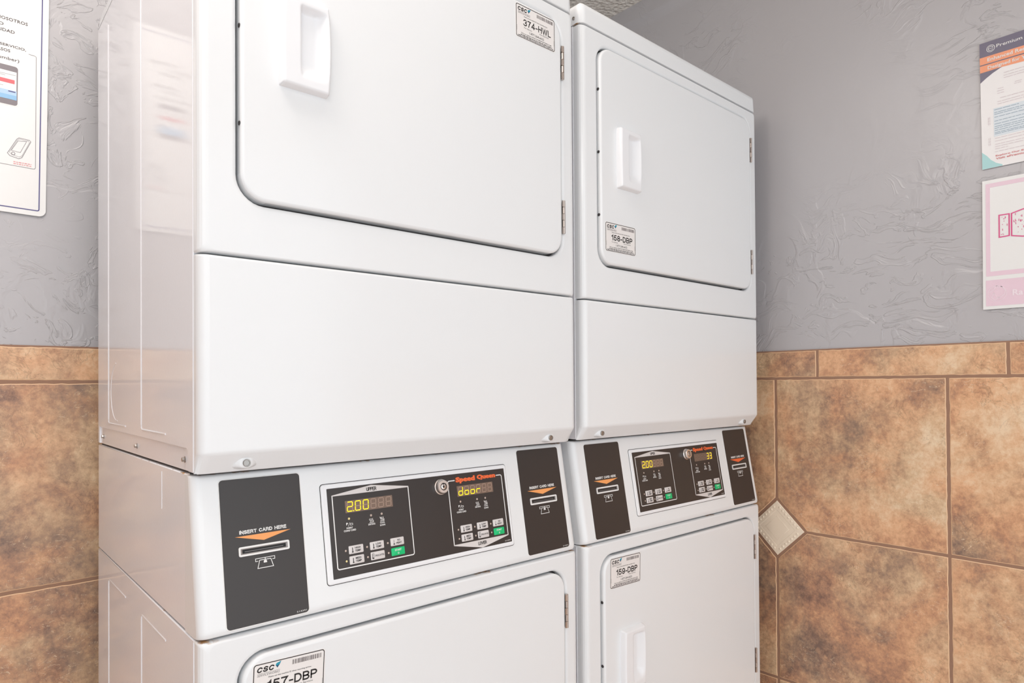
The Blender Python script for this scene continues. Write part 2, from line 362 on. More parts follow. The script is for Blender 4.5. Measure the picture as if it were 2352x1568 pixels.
def wainscot(parent, pl, cols, brd, clip, ulim, seed, gap=0.0030, zbt=ZBT):
    rnd = random.Random(seed)
    bm = bmesh.new(); lay = bm.loops.layers.float_color.new('tile')
    for u0, u1 in cols:
        for k in range(3):
            v1 = ZT if k == 0 else ZJ-TS*(k-1); v0 = ZJ-TS*k if k < 2 else 0.0
            a0, a1, b0, b1 = max(u0, ulim[0])+gap, min(u1, ulim[1])-gap, v0+gap, v1-gap
            if a1-a0 < 0.01: continue
            P = []
            for (pu, pv), (qu, qv), corner in (((a0, b0), (1, 1), (u0, v0)), ((a1, b0), (-1, 1), (u1, v0)), ((a1, b1), (-1, -1), (u1, v1)), ((a0, b1), (1, -1), (u0, v1))):
                hit = [c for c in clip if abs(c[0]-corner[0]) < 0.02 and abs(c[1]-corner[1]) < 0.02]
                if hit:
                    r = 0.0815
                    e1, e2 = (pu+qu*(r-gap), pv), (pu, pv+qv*(r-gap))
                    P += [e2, e1] if (qu, qv) in ((1, 1), (-1, -1)) else [e1, e2]
                else: P.append((pu, pv))
            tile(bm, pl, P, 0.005, rnd, lay)
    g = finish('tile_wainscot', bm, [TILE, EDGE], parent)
    bm = bmesh.new(); lay = bm.loops.layers.float_color.new('tile')
    for u0, u1 in brd:
        a0, a1 = max(u0, ulim[0])+gap, min(u1, ulim[1])-gap
        tile(bm, pl, [(a0, ZT+gap), (a1, ZT+gap), (a1, zbt), (a0, zbt)], 0.005, rnd, lay)
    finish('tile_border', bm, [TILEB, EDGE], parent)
    bm = bmesh.new(); slab(bm, pl, [(ulim[0], 0), (ulim[1], 0), (ulim[1], zbt+0.003), (ulim[0], zbt+0.003)], -0.001, 0.0040)
    finish('grout', bm, GROUT, parent, smooth=False)
    for cu, cv in clip:
        r = 0.0745
        bm = bmesh.new(); 
        def dia(q, h): return [pl.p(cu+a*q, cv+b*q, h) for a, b in ((0, -1), (1, 0), (0, 1), (-1, 0))]
        loft(bm, [dia(r, -.002), dia(r, .0035), dia(r-.002, .0058), dia(r-.024, .0060), dia(r-.026, .0056), dia(r-.040, .0056), dia(r-.043, .0061), dia(r-.056, .0062)])
        for k in range(4):
            for j in range(7):
                a, b = (0, -1), (1, 0)
                t_ = (j+1)/8; d0 = [(0, -1), (1, 0), (0, 1), (-1, 0)]; p0, p1 = d0[k], d0[(k+1) % 4]
                lathe(bm, pl, cu+(p0[0]*(1-t_)+p1[0]*t_)*(r-.011), cv+(p0[1]*(1-t_)+p1[1]*t_)*(r-.011), [(.0034, .0058), (.0028, .0068), (.0014, .0074)], 8)
        o = finish('accent_tile', bm, BEIGE, parent, angle=20)
PR = Pl((XW, 0, 0), (0, -1, 0), (0, 0, 1))      # right wall, u = -y
wainscot(wall_r, PR, [(-0.805+TS*i*1.0-0.0, -0.805+TS*(i+1)) for i in range(9)] if False else [(-0.812+0.0025+0.4045*i, -0.812+0.0025+0.4045*(i+1)) for i in range(9)],
         [(-0.72, -0.292), (-0.292, 0.1125), (0.1125, 0.517), (0.517, 0.922), (0.922, 1.327)], [(0.0, ZJ)], (-0.72, 2.6), 5)
PB = Pl((0, YB, 0), (1, 0, 0), (0, 0, 1))
wainscot(wall_b, PB, [(-2.275+0.405*i, -2.275+0.405*(i+1)) for i in range(10)], [(-2.305+0.405*i-0.02, -1.9+0.405*i-0.02) for i in range(10)], [], (X0R+0.006, XW-0.006), 11, zbt=1.2885)

# ------------------------------------------------------------------ dryer panels
def panel_with_opening(x0, x1, z0, z1, ox0, ox1, oz0, oz1, orad):
    bm = bmesh.new(); L = []
    n = 8
    for i in range(6):       # outer wrap: from the side round to the front
        a = math.pi/2*i/5; dx = 0.012*(1-math.cos(a)); dz = 0.0035*(1-math.cos(a)); y = 0.012*(1-math.sin(a))
        if i == 0: L.append([(u, 0.024, v) for u, v in rr(x0, z0, x1, z1, 0.003, n)])
        L.append([(u, y, v) for u, v in rr(x0+dx, z0+dz, x1-dx, z1-dz, 0.003+dz*2, n)])
    e = 0.006
    for i in range(6):       # rolled lip of the opening
        a = math.pi/2*i/5; d = e*(1-math.sin(a)); y = e*(1-math.cos(a))
        L.append([(u, y, v) for u, v in rr(ox0-d, oz0-d, ox1+d, oz1+d, orad+d, n)])
    L.append([(u, 0.017, v) for u, v in rr(ox0, oz0, ox1, oz1, orad, n)])
    loft(bm, L, cap1=False)
    return bm
def profile_panel(prof, r, top_round=0.0, bot_round=0.0, yb=0.04):
    """extrude a (y,z) profile across the width with rounded vertical ends"""
    bm = bmesh.new(); st = []
    k = 6
    for i in range(k+1):
        a = math.pi/2*i/k; st.append((r*(1-math.cos(a)), r*(1-math.sin(a))))
    S_ = [(x, d) for x, d in st]+[(W*t, 0) for t in (0.25, 0.5, 0.75)]+[(W-x, d) for x, d in st[::-1]]
    zt = max(z for y, z in prof); zb = min(z for y, z in prof)
    L = []
    for x, d in S_:
        L.append([(x, min(y+d, yb), min(max(z, zb+d*bot_round), zt-d*top_round)) for y, z in prof])
    n = len(prof); V = [[bm.verts.new(p) for p in l] for l in L]
    for a, b in zip(V[:-1], V[1:]):
        for i in range(n-1): bm.faces.new((a[i], a[i+1], b[i+1], b[i]))
        bm.faces.new((a[n-1], a[0], b[0], b[n-1]))
    bm.faces.new(V[0]); bm.faces.new(V[-1][::-1])
    bmesh.ops.recalc_face_normals(bm, faces=bm.faces[:])
    return bm
def rnd_prof(pts, radii, k=4):
    out = []
    for i, p in enumerate(pts):
        r = radii[i]
        if r == 0: out.append(p); continue
        b = Vector(p); a = Vector(pts[i-1]); c = Vector(pts[(i+1) % len(pts)])
        p1 = b+(a-b).normalized()*r; p2 = b+(c-b).normalized()*r
        for j in range(k+1):
            t = j/k; q = p1.lerp(b, t).lerp(b.lerp(p2, t), t); out.append((q.x, q.y))
    return out

FR = Pl((0, 0, 0), (1, 0, 0), (0, 0, 1))
SD = Pl((0, 0, 0), (0, -1, 0), (0, 0, 1))       # left side: u = -y, outward = -x
cs = Vector((0, -YC, Z_CON-Z_SKIRT+0.003)).normalized()
CON = Pl((0, YC, Z_SKIRT-0.003), (1, 0, 0), -cs)   # console face: v = -distance down the slope
DF = 0.0045    # door face stands this far in front of the panel

def cabinet_bm():
    bm = bmesh.new()
    def box(lo, hi, mi=1):
        n0 = len(bm.verts); nf = len(bm.faces); bmesh.ops.create_cube(bm, size=1); bm.verts.ensure_lookup_table(); bm.faces.ensure_lookup_table()
        for v in bm.verts[n0:]: v.co = Vector([(lo[i]+hi[i])/2+v.co[i]*(hi[i]-lo[i]) for i in range(3)])
        for f in bm.faces[nf:]: f.material_index = mi
    def skin(P, x, th, b=0.0015):      # outline in (y,z) on the left side, mirrored on the right
        for sx in (0, 1):
            L = []
            for d, xx in ((0, x+th), (0, x+b), (b*0.4, x+b*0.3), (b, x)):
                Q = offset_poly(P, d) if d else P
                L.append([((W-xx) if sx else xx, q[0], q[1]) for q in Q])
            if sx: L = [l[::-1] for l in L]
            loft(bm, L)
    # inner core, mostly coloured dark to paint shade into the panel seams
    box((0.006, 0.030, 0.0), (W-0.006, D-0.002, Z_CON-0.003))
    box((0.006, 0.060, Z_CON-0.003), (W-0.006, D-0.002, Z_SKIRT))
    box((0.0030, 0.046, Z_SKIRT+0.002), (W-0.0030, D-0.001, Z_SKIRT+0.05), 0)
    box((0.006, 0.030, Z_SKIRT+0.03), (W-0.006, D-0.002, Z_LID+0.01))
    # upper side skin, stepped in along its lower flange
    c = []
    for i in range(7):
        a = math.pi/2*i/6; c.append((0.050+0.009*(1-math.cos(a))-0.0, Z_SKIRT+0.0015+0.0))
    rc = [(0.048, Z_SKIRT+0.002), (0.048, 1.118)]+[(0.057-0.009*math.cos(math.pi/2*i/5), 1.118+0.009*math.sin(math.pi/2*i/5)) for i in range(1, 6)]
    P = [(0.0235, Z_SKIRT+0.002)]+rc+[(0.652, 1.130), (0.652, Z_SKIRT+0.002), (D, Z_SKIRT+0.002), (D, Z_LID), (0.0235, Z_LID)]
    skin(P, 0, 0.007)
    # console section skin and lower skin
    skin([(0.023, Z_CON+0.001), (D, Z_CON+0.001), (D, Z_SKIRT-0.0015), (YC+0.026, Z_SKIRT-0.0015)], 0.0005, 0.007)
    skin([(0.0235, 0.0), (D, 0.0), (D, Z_CON-0.0015), (0.0235, Z_CON-0.0015)], 0, 0.007)
    # pressed ribs of the side sheet
    for sx in (0, 1):
        xx = (lambda v: W-v) if sx else (lambda v: v)
        def rib(pts, r=0.0016): tube(bm, [(xx(0.0004), y, z) for y, z in pts], r, 8)
        for y0, y1 in ((0.5585, 0.415), (0.3010, 0.157)):
            rib([(y1, 1.1412), (y0-0.006, 1.1412), (y0-0.001, 1.1430), (y0, 1.1480), (y0, 1.8860), (y0-0.001, 1.8920)])
            z0 = 0.8495; rib([(y1, z0), (y0-0.006, z0), (y0-0.001, z0-0.0018), (y0, z0-0.0068), (y0, 0.120), (y0-0.006, 0.112), (y1, 0.112)])
        rib([(0.485+0.052*math.cos(math.radians(a)), 1.200+0.052*math.sin(math.radians(a))) for a in range(-95, 85, 8)], 0.0011)
        rib([(0.179, 1.0325), (0.179, 1.0865)], 0.0006)
        rib([(0.0236, Z_SKIRT+0.004), (0.0236, Z_LID-0.004)], 0.0014); rib([(0.0236, 0.02), (0.0236, Z_CON-0.004)], 0.0014)
    return bm

def handle_bm(x0, x1, z0, z1):
    bm = bmesh.new(); NU, NV = 44, 64; G = []
    wd, ht = x1-x0, z1-z0
    sm = lambda t: max(0, min(1, t))**2*(3-2*max(0, min(1, t)))
    for j in range(NV+1):
        v = j/NV; row = []
        bow = 0.0035*(1-(2*v-1)**2)          # right edge bows outwards
        for i in range(NU+1):
            u = i/NU; x = x0-bow*.45*(1-u)+(wd+bow)*u; U = u*wd; Vv = v*ht
            edge = min(U/0.0045, (wd-U)/0.0030, Vv/0.0045, (ht-Vv)/0.0045)
            h = 0.0135*math.sqrt(max(0, 1-(1-min(1, edge))**2))*(1-0.12*u)
            fu = sm((U-0.0255)/0.004)*sm((wd-0.0015-U)/0.019)
            r = 0.012; top = ht-0.011; bot = 0.018
            fv = sm((Vv-bot+.004)/0.024)*sm((top-Vv)/0.007)
            h -= 0.0115*fu*fv
            row.append(bm.verts.new(FR.p(x, z0+Vv, DF-0.0005+h)))
        G.append(row)
    for a, b in zip(G[:-1], G[1:]):
        for i in range(NU): bm.faces.new((a[i], a[i+1], b[i+1], b[i]))
    return bm

def id_label(parent, x, z, wd, ht, code, rot=0.0):
    """printed service sticker; x,z = top left corner"""
    pl = Pl((0, -DF, 0), (1, 0, 0), (0, 0, 1)).rot(x, z, rot)
    P = lambda u, v: (u*wd, -v*ht)
    bm = bmesh.new(); slab(bm, pl, rr(0, -ht, wd, 0, 0.0045), -0.0002, 0.0003); base = finish('id_label', bm, LABEL, parent, smooth=False)
    t = 0.0011; bm = bmesh.new()
    ring(bm, pl, rr(.0010, -ht+.0010, wd-.0010, -.0010, .0038), rr(.0010+t, -ht+.0010+t, wd-.0010-t, -.0010-t, .0030), 0.0003, 0.00045)
    finish('label_border', bm, INK, base, smooth=False)
    bm = bmesh.new()
    def T(s, u0, v0, u1, v1, **k):
        a, b = P(u0, v1), P(u1, v0); text(bm, pl, s, a[0], a[1], b[0], b[1], h=0.00045, **k)
    a, b = P(.050, .200), P(.275, .085); stext(bm, pl, 'CSC', a[0], a[1], b[0], b[1], .24, .00045, shear=.25, gap=.30)
    a, b = P(.19, .60), P(.89, .405); stext(bm, pl, code, a[0], a[1], b[0], b[1], .155 if 'H' in code else .175, .00045, gap=.24)
    T('1-877-264-6622', .34, .72, .71, .785, bold=0.005)
    T('Please use this machine ID when reporting service', .21, .315, .80, .355, bold=0.01)
    T('For Service', .21, .635, .40, .675); T('Para Servicio', .60, .625, .83, .665)
    T('Visit our website: WWW.CSCSERVICEWORKS.COM', .13, .822, .90, .858, bold=0.012)
    for v, a, b in ((.885, .12, .92), (.925, .06, .95)):
        u = a
        rd = random.Random(int(v*1000))
        while u < b:
            w_ = rd.uniform(.02, .07); q, r_ = P(u, v+.020), P(min(u+w_, b), v); slab(bm, pl, [(q[0], q[1]), (r_[0], q[1]), (r_[0], r_[1]), (q[0], r_[1])], .0003, .00045); u += w_+.012
    finish('printed_text', bm, INK, base, smooth=False)
    bm = bmesh.new(); T('SERVICEWORKS', .06, .235, .36, .285, shear=0.25)
    line(bm, pl, [P(.06, .22), P(.36, .22)], 0.0003, 0.00045)
    finish('printed_name', bm, GREYINK, base, smooth=False)
    for u in (.035, .972):
        bm = bmesh.new()
        for k in range(6):
            q = P(u, .80-.025*k); slab(bm, pl, [(q[0]-.0003, q[1]), (q[0]+.0003, q[1]), (q[0]+.0003, q[1]+.0009), (q[0]-.0003, q[1]+.0009)], .0003, .0004)
        finish('small_print', bm, GREYINK, base, smooth=False)
    bm = bmesh.new(); rd = random.Random(code); u = .53
    while u < .94:
        w_ = rd.choice((.006, .010, .015)); q = P(u, .185); r_ = P(u+w_, .085)
        slab(bm, pl, [q, (r_[0], q[1]), r_, (q[0], r_[1])], .0003, .00045); u += w_+rd.choice((.005, .008, .012))
    finish('barcode', bm, GREYINK, base, smooth=False)
    bm = bmesh.new()
    def poly(pts, mi): slab(bm, pl, [P(*q) for q in pts], .0003, .0005, mi)
    poly([(.325, .175), (.300, .115), (.325, .125)], 1); poly([(.325, .175), (.325, .125), (.358, .105)], 1)
    poly([(.300, .115), (.312, .075), (.345, .06), (.325, .125)], 0); poly([(.325, .125), (.345, .06), (.375, .045), (.358, .105)], 0)
    finish('label_logo', bm, [TEAL, NAVY], base, smooth=False)

def hinge(parent, z0, z1, x=0.6485):
    bm = bmesh.new(); n = 5; h = (z1-z0)/n
    for i in range(n):
        a, b = z0+h*i+0.0003, z0+h*(i+1)-0.0003; r = 0.0031
        loft(bm, [[(x+r*math.cos(t), -0.0030+r*math.sin(t), zz) for t in [2*math.pi*k/16 for k in range(16)]] for zz in (a, b)], cap0=True)
    slab(bm, FR, rr(x-0.0015, z0+.001, x+0.0052, z1-.001, 0.001, 2), 0.0, 0.0012)
    for i in (0, 2, 4):
        slab(bm, FR, [(x-0.0052, z0+h*i+.0006), (x, z0+h*i+.0006), (x, z0+h*(i+1)-.0006), (x-0.0052, z0+h*(i+1)-.0006)], DF-.0004, DF+0.0006)
    return finish('hinge', bm, HINGE, parent)

def door(root, name, z0, z1, hz0, hz1, hinges, label):
    x0, x1 = 0.0505, 0.6435
    bm = bmesh.new(); pl = FR; L = []; r = 0.033; n = 8
    for i in range(1):
        L.append([pl.p(u, v, -0.0165) for u, v in rr(x0, z0, x1, z1, r, n)])
    b = 0.0045
    for i in range(6):
        a = math.pi/2*i/5; d = b*(1-math.cos(a)); h = DF-b+b*math.sin(a)
        L.append([pl.p(u, v, h) for u, v in rr(x0+d, z0+d, x1-d, z1-d, r-d, n)])
    loft(bm, L, cap0=True)
    d = finish(name, bm, WHITE, root, angle=40)
    finish('door_handle', handle_bm(0.1005, 0.1690, hz0, hz1), PLAST, d, angle=60)
    for a, c in hinges: hinge(d, a, c)
    sp = Pl((x0, 0, 0), (0, -1, 0), (0, 0, 1))     # door edge facing left
    for k in range(3):
        zz = z0+0.0985+0.1275*k
        bm = bmesh.new(); lathe(bm, sp, -0.0015, zz, [(0.0030, -0.0002), (0.0030, 0.0009), (0.0022, 0.0013), (0.0012, 0.0006)], 14)
        finish('edge_screw', bm, DARKGAP, d)
    id_label(d, *label)
    return d

def screw(parent, pl, u, v, r=0.0055, h=0.003, hexa=False):
    bm = bmesh.new()
    if hexa:
        lathe(bm, pl, u, v, [(r*1.3, 0), (r*1.3, 0.0008), (r*0.9, 0.0010)], 18)
        lathe(bm, pl, u, v, [(r, 0), (r, h-0.0006), (r*0.85, h)], 6)
    else:
        lathe(bm, pl, u, v, [(r, 0), (r, h-0.0006), (r*0.9, h), (r*0.72, h), (r*0.66, h-0.0010), (r*.2, h-0.001)], 24)
    return finish('screw', bm, STEEL, parent)

SEG = {'0': 'abcdef', '2': 'abged', '3': 'abgcd', 'd': 'bcdeg', 'o': 'cdeg', 'r': 'eg', ' ': ''}
def display(parent, u0, u1, s0, s1, chars, dots=()):
    """6 digit window; s measured down the console slope"""
    bm = bmesh.new(); slab(bm, CON, rr(u0-.0008, -s1-.0008, u1+.0008, -s0+.0008, .0006, 2), 0.0018, 0.0021); win = finish('display_window', bm, WINDOW, parent, smooth=False)
    on, off = bmesh.new(), bmesh.new(); cw = (u1-u0)/6
    for i in range(6):
        a = u0+cw*i+cw*0.16; b = u0+cw*(i+1)-cw*0.20; t, m, l = -s0-.0012, -(s0+s1)/2, -s1+.0014
        sk = lambda u, v: (u+(v-l)*0.07, v)
        g = 0.0005
        segs = {'a': ((a, t), (b, t)), 'g': ((a, m), (b, m)), 'd': ((a, l), (b, l)), 'f': ((a, t), (a, m)), 'b': ((b, t), (b, m)), 'e': ((a, m), (a, l)), 'c': ((b, m), (b, l))}
        lit = SEG[chars[i]]
        for k, ((ua, va), (ub, vb)) in segs.items():
            if va == vb: ua += g; ub -= g
            else: va -= g; vb += g
            line(on if k in lit else off, CON, [sk(ua, va), sk(ub, vb)], 0.0014 if k in lit else 0.0013, 0.0024 if k in lit else 0.0022)
        if i in dots: slab(on, CON, circ(b+0.0018, l, 0.0009, 8), .0021, .0024)
    finish('lit_digits', on, LIT, win, smooth=False); finish('unlit_digits', off, UNLIT if chars.strip() != '33' and not chars.endswith('x') else UNLITD, win, smooth=False)
    return win
def thermo(bm, u, v, h, full=True, hh=0.0031):
    line(bm, CON, [(u, v-h/2), (u, v+h/2)], 0.0011 if full else 0.0005, hh); slab(bm, CON, circ(u, v-h/2, 0.0011, 10), .0028, hh)
def controls(fas, ox, chars, dots, lower, lit_leds):
    """one keypad group; ox = left edge of its frame (0.1887 or 0.3955)"""
    o = ox-0.1887; wr = 1.0
    wht = bmesh.new(); H = 0.0021
    L_, R_, T_, B_ = ox, ox+0.1295 if not lower else ox+0.1170, -0.0465, -0.1520
    if not lower:
        line(wht, CON, arc(L_+.003, B_+.003, .003, 180, 270, 5)+arc(R_-.003, B_+.003, .003, 270, 360, 5)+[(R_, T_), ], 0.0016, H, mi=1)
        line(wht, CON, [(L_, B_+.003), (L_, T_)], 0.0016, H, mi=1)
        slab(wht, CON, [(L_-.0004, T_-.001), (R_+.0004, T_-.001), (R_+.0006, T_+.0008), ((L_+R_)/2, T_+.0092), (L_-.0006, T_+.0004)], .0015, H)
        finish('printed_frame', wht, [BUTTON, WINK], fas, smooth=False)
        bm = bmesh.new(); stext(bm, CON, 'UPPER', (L_+R_)/2-.0085, T_+.0006, (L_+R_)/2+.0085, T_+.0062, .19, H+.0001); finish('printed_word', bm, INK, fas, smooth=False)
    else:
        line(wht, CON, [(L_+.0145, T_)]+arc(L_+.003, T_-.003, .003, 90, 180, 5)+[(L_, B_)], 0.0016, H, mi=1)
        line(wht, CON, [(R_-.0125, T_)]+arc(R_-.003, T_-.003, .003, 90, 0, 5)+[(R_, B_)], 0.0016, H, mi=1)
        slab(wht, CON, [(L_-.0006, B_-.0002), ((L_+R_)/2, B_-.0120), (R_+.0006, B_-.0002), (R_+.0004, B_+.0012), (L_-.0004, B_+.0012)], .0015, H)
        finish('printed_frame', wht, [BUTTON, WINK], fas, smooth=False)
        bm = bmesh.new(); stext(bm, CON, 'LOWER', (L_+R_)/2-.0090, B_-.0070, (L_+R_)/2+.0090, B_-.0014, .19, H+.0001); finish('printed_word', bm, INK, fas, smooth=False)
        bm = bmesh.new(); text(bm, CON, 'Speed', L_+.0160, -.0525, L_+.0575, -.0415, h=H+.0002, bold=0.07); text(bm, CON, 'Queen', L_+.0615, -.0508, L_+.1030, -.0415, h=H+.0002, bold=0.07)
        finish('printed_logo', bm, BRAND, fas, smooth=False)
    du = 0.2088+o if not lower else ox+.0180
    display(fas, du, du+0.0785 if not lower else du+0.0760, 0.0572, 0.0733, chars, dots)
    bm = bmesh.new(); slab(bm, CON, rr(du+.0825, -.0640, du+.0915, -.0560, .001, 2), .0015, .0018); finish('sensor_window', bm, new_mat('smoke_window', (84, 74, 70), 0.3), fas, smooth=False)
    # indicator lamps with pictograms
    e = 0.0
    base = 0.2126+o if not lower else ox+.0219
    cols = (base, base+(.0364 if not lower else .0354), base+(.0546 if not lower else .0534))
    for i, u in enumerate(cols):
        bm = bmesh.new(); lathe(bm, CON, u, -.0825, [(.0017, .0015), (.0017, .0022), (.0010, .0027)], 12)
        finish('indicator_lamp', bm, LEDON if ('i%d' % i) in lit_leds else LED, fas)
    bm = bmesh.new()
    text(bm, CON, 'P', cols[0]-.0052, -.0915, cols[0]-.0022, -.0880, h=H, bold=.04); line(bm, CON, [(cols[0]-.0022, -.0935), (cols[0]+.0010, -.0880)], .0005, H)
    line(bm, CON, rr(cols[0]+.0012, -.0920, cols[0]+.0052, -.0896, .0004, 2), .0006, H, closed=True)
    finish('pictogram', bm, WINK, fas, smooth=False)
    for k in (0, 1):
        bm = bmesh.new(); u = cols[1+k]
        for q in (-.0024, 0, .0024): line(bm, CON, [(u+q+.0010*math.sin(a*1.05), -.0922+.00085*a) for a in range(7)], .0007, H)
        line(bm, CON, [(u-.0036, -.0930), (u+.0040, -.0930)], .0006, H)
        if k: line(bm, CON, [(u-.0040, -.0868), (u+.0036, -.0930)], .0006, H)
        finish('pictogram', bm, WINK, fas, smooth=False)
    for s_, u, half, v0, v1 in (('INSERT', cols[0], .0051, -.0970, -.0945), ('COINS/ CARD', cols[0], .0098, -.1008, -.0980), ('DRYING', cols[1], .0058, -.0968, -.0942),
                                ('COOL', cols[2], .0042, -.0968, -.0942), ('DOWN', cols[2], .0045, -.1006, -.0980)):
        bm = bmesh.new(); text(bm, CON, s_, u-half, v0, u+half, v1, h=H, bold=.03); finish('printed_word', bm, WINK, fas, smooth=False)
    bu = [0.2079+o, 0.2425+o, 0.2777+o] if not lower else [ox+.0162, ox+.0507, ox+.0856]
    names = [['HIGH|TEMP', 'LOW|TEMP', 'NO|HEAT'], ['MED|TEMP', 'DELICATES', 'START']]
    for r in (0, 1):
        s0 = 0.1217 if r == 0 else 0.1365
        for c in range(3):
            u0 = bu[c]; wdt = 0.0236; go = names[r][c] == 'START'
            bm = bmesh.new(); rslab(bm, CON, u0, -s0-.0117, u0+wdt, -s0, .0013, .0015, .0028, .0006, 4, 2); b = finish('button', bm, GREEN if go else BUTTON, fas)
            if go: b['label'] = 'green start button'
            bm = bmesh.new(); cv = -s0-.00585; nm = names[r][c]
            if go:
                text(bm, CON, nm, u0+.006, cv+.0008, u0+.0176, cv+.0038, h=.0031, bold=.02); line(bm, CON, circ(u0+.0118, cv-.0025, .0011, 12), .0005, .0031, closed=True)
            elif nm == 'DELICATES':
                text(bm, CON, nm, u0+.0068, cv-.0012, u0+.0222, cv+.0014, h=.0031, bold=.01); thermo(bm, u0+.0032, cv, .0060, False); line(bm, CON, rr(u0+.0022, cv-.0038, u0+.0052, cv+.0038, .0004, 2), .0004, .0031, closed=True)
            else:
                a, z = nm.split('|'); half = .0045 if a != 'NO' else .0025
                text(bm, CON, a, u0+.0142-half, cv+.0008, u0+.0142+half, cv+.0036, h=.0031, bold=.02); text(bm, CON, z, u0+.0095, cv-.0034, u0+.0190, cv-.0006, h=.0031, bold=.02)
                thermo(bm, u0+.0058, cv, .0062, a != 'NO')
            finish('button_print', bm, WINK if go else INK, b, smooth=False) if False else finish('button_print', bm, WINK if go else INK, fas, smooth=False)
            bm = bmesh.new(); lathe(bm, CON, u0-.0046, cv, [(.0015, .0015), (.0015, .0021), (.0008, .0025)], 12)
            finish('indicator_lamp', bm, LEDON if ('b%d%d' % (r, c)) in lit_leds else LED, fas)

def card_plate(root, u0, u1, s0, s1, tri, c):
    bm = bmesh.new(); rslab(bm, CON, u0-.0013, -s1-.0013, u1+.0013, -s0+.0013, .0058, -.001, .0006, .0004, 6, 2); pt = finish('card_reader_plate', bm, WINK, root)
    bm = bmesh.new(); rslab(bm, CON, u0, -s1, u1, -s0, .0048, .0002, .0011, .0003, 6, 2); finish('charcoal_overlay', bm, CHAR, pt)
    H = .0015; bm = bmesh.new()
    stext(bm, CON, 'INSERT CARD HERE', c-.0318, -s0-.0730, c+.0318, -s0-.0682, .23, H, gap=.26)
    fr = (c-.0340, -s0-.1018, c+.0340, -s0-.0893); t = .0024
    fo = rr(*fr, .0022, 3); fi = rr(fr[0]+t, fr[1]+t, fr[2]-t, fr[3]-t, .0006, 3)
    finish('printed_lettering', bm, WINK, pt, smooth=False); bm = bmesh.new()
    # card pictogram
    q = -s0-.1075
    line(bm, CON, [(c-.0095, q-.0035), (c-.0128, q-.0035), (c-.0128, q), (c+.0128, q), (c+.0128, q-.0035), (c+.0095, q-.0035)], .0008, H)
    line(bm, CON, [(c-.0075, q-.0025), (c-.0105, q-.0128), (c+.0105, q-.0128), (c+.0075, q-.0025)], .0009, H, closed=True)
    slab(bm, CON, [(c-.0022, q-.0066), (c+.0022, q-.0066), (c+.0022, q-.0052)]+arc(c, q-.0052, .0022, 0, 180, 6), .0011, H)
    line(bm, CON, [(c, q), (c, q-.003)], .0012, H)
    finish('card_pictogram', bm, WINK, pt, smooth=False); bm = bmesh.new()
    text(bm, CON, '514391', u1-.0175, -s1+.0022, u1-.0035, -s1+.0042, h=H); finish('part_number', bm, WINK, pt, smooth=False)
    bm = bmesh.new(); slab(bm, CON, [(c-.0375, -s0-.0755), (c, -s0-.0845), (c+.0375, -s0-.0755)], .0011, H); finish('printed_arrow', bm, tri, pt, smooth=False)
    # slot: raised white frame around a dark tapering throat
    bm = bmesh.new(); ring(bm, CON, fo, fi, .0008, .0026); sl = finish('card_slot_frame', bm, WINK, pt)
    bm = bmesh.new(); fi2 = rr(fr[0]+t+.0024, fr[1]+t+.0013, fr[2]-t-.0024, fr[3]-t-.0013, .0004, 3)
    loft(bm, [[CON.p(u, v, .0022) for u, v in fi], [CON.p(u, v, .0014) for u, v in fi2]], cap1=False)
    finish('card_slot_throat', bm, new_mat('slot_plastic', (150, 144, 142), 0.35), pt)
    bm = bmesh.new(); slab(bm, CON, fi2, .0010, .0015); line(bm, CON, [(fi2[0][0]-.055, fr[1]+.0058), (fr[2]-.0085, fr[1]+.0058)], .0010, .0017, mi=1)
    finish('card_slot_opening', bm, [new_mat('slot_dark', (18, 16, 16), 0.5), new_mat('slot_roller', (110, 106, 106), 0.3)], pt, smooth=False)
    return pt

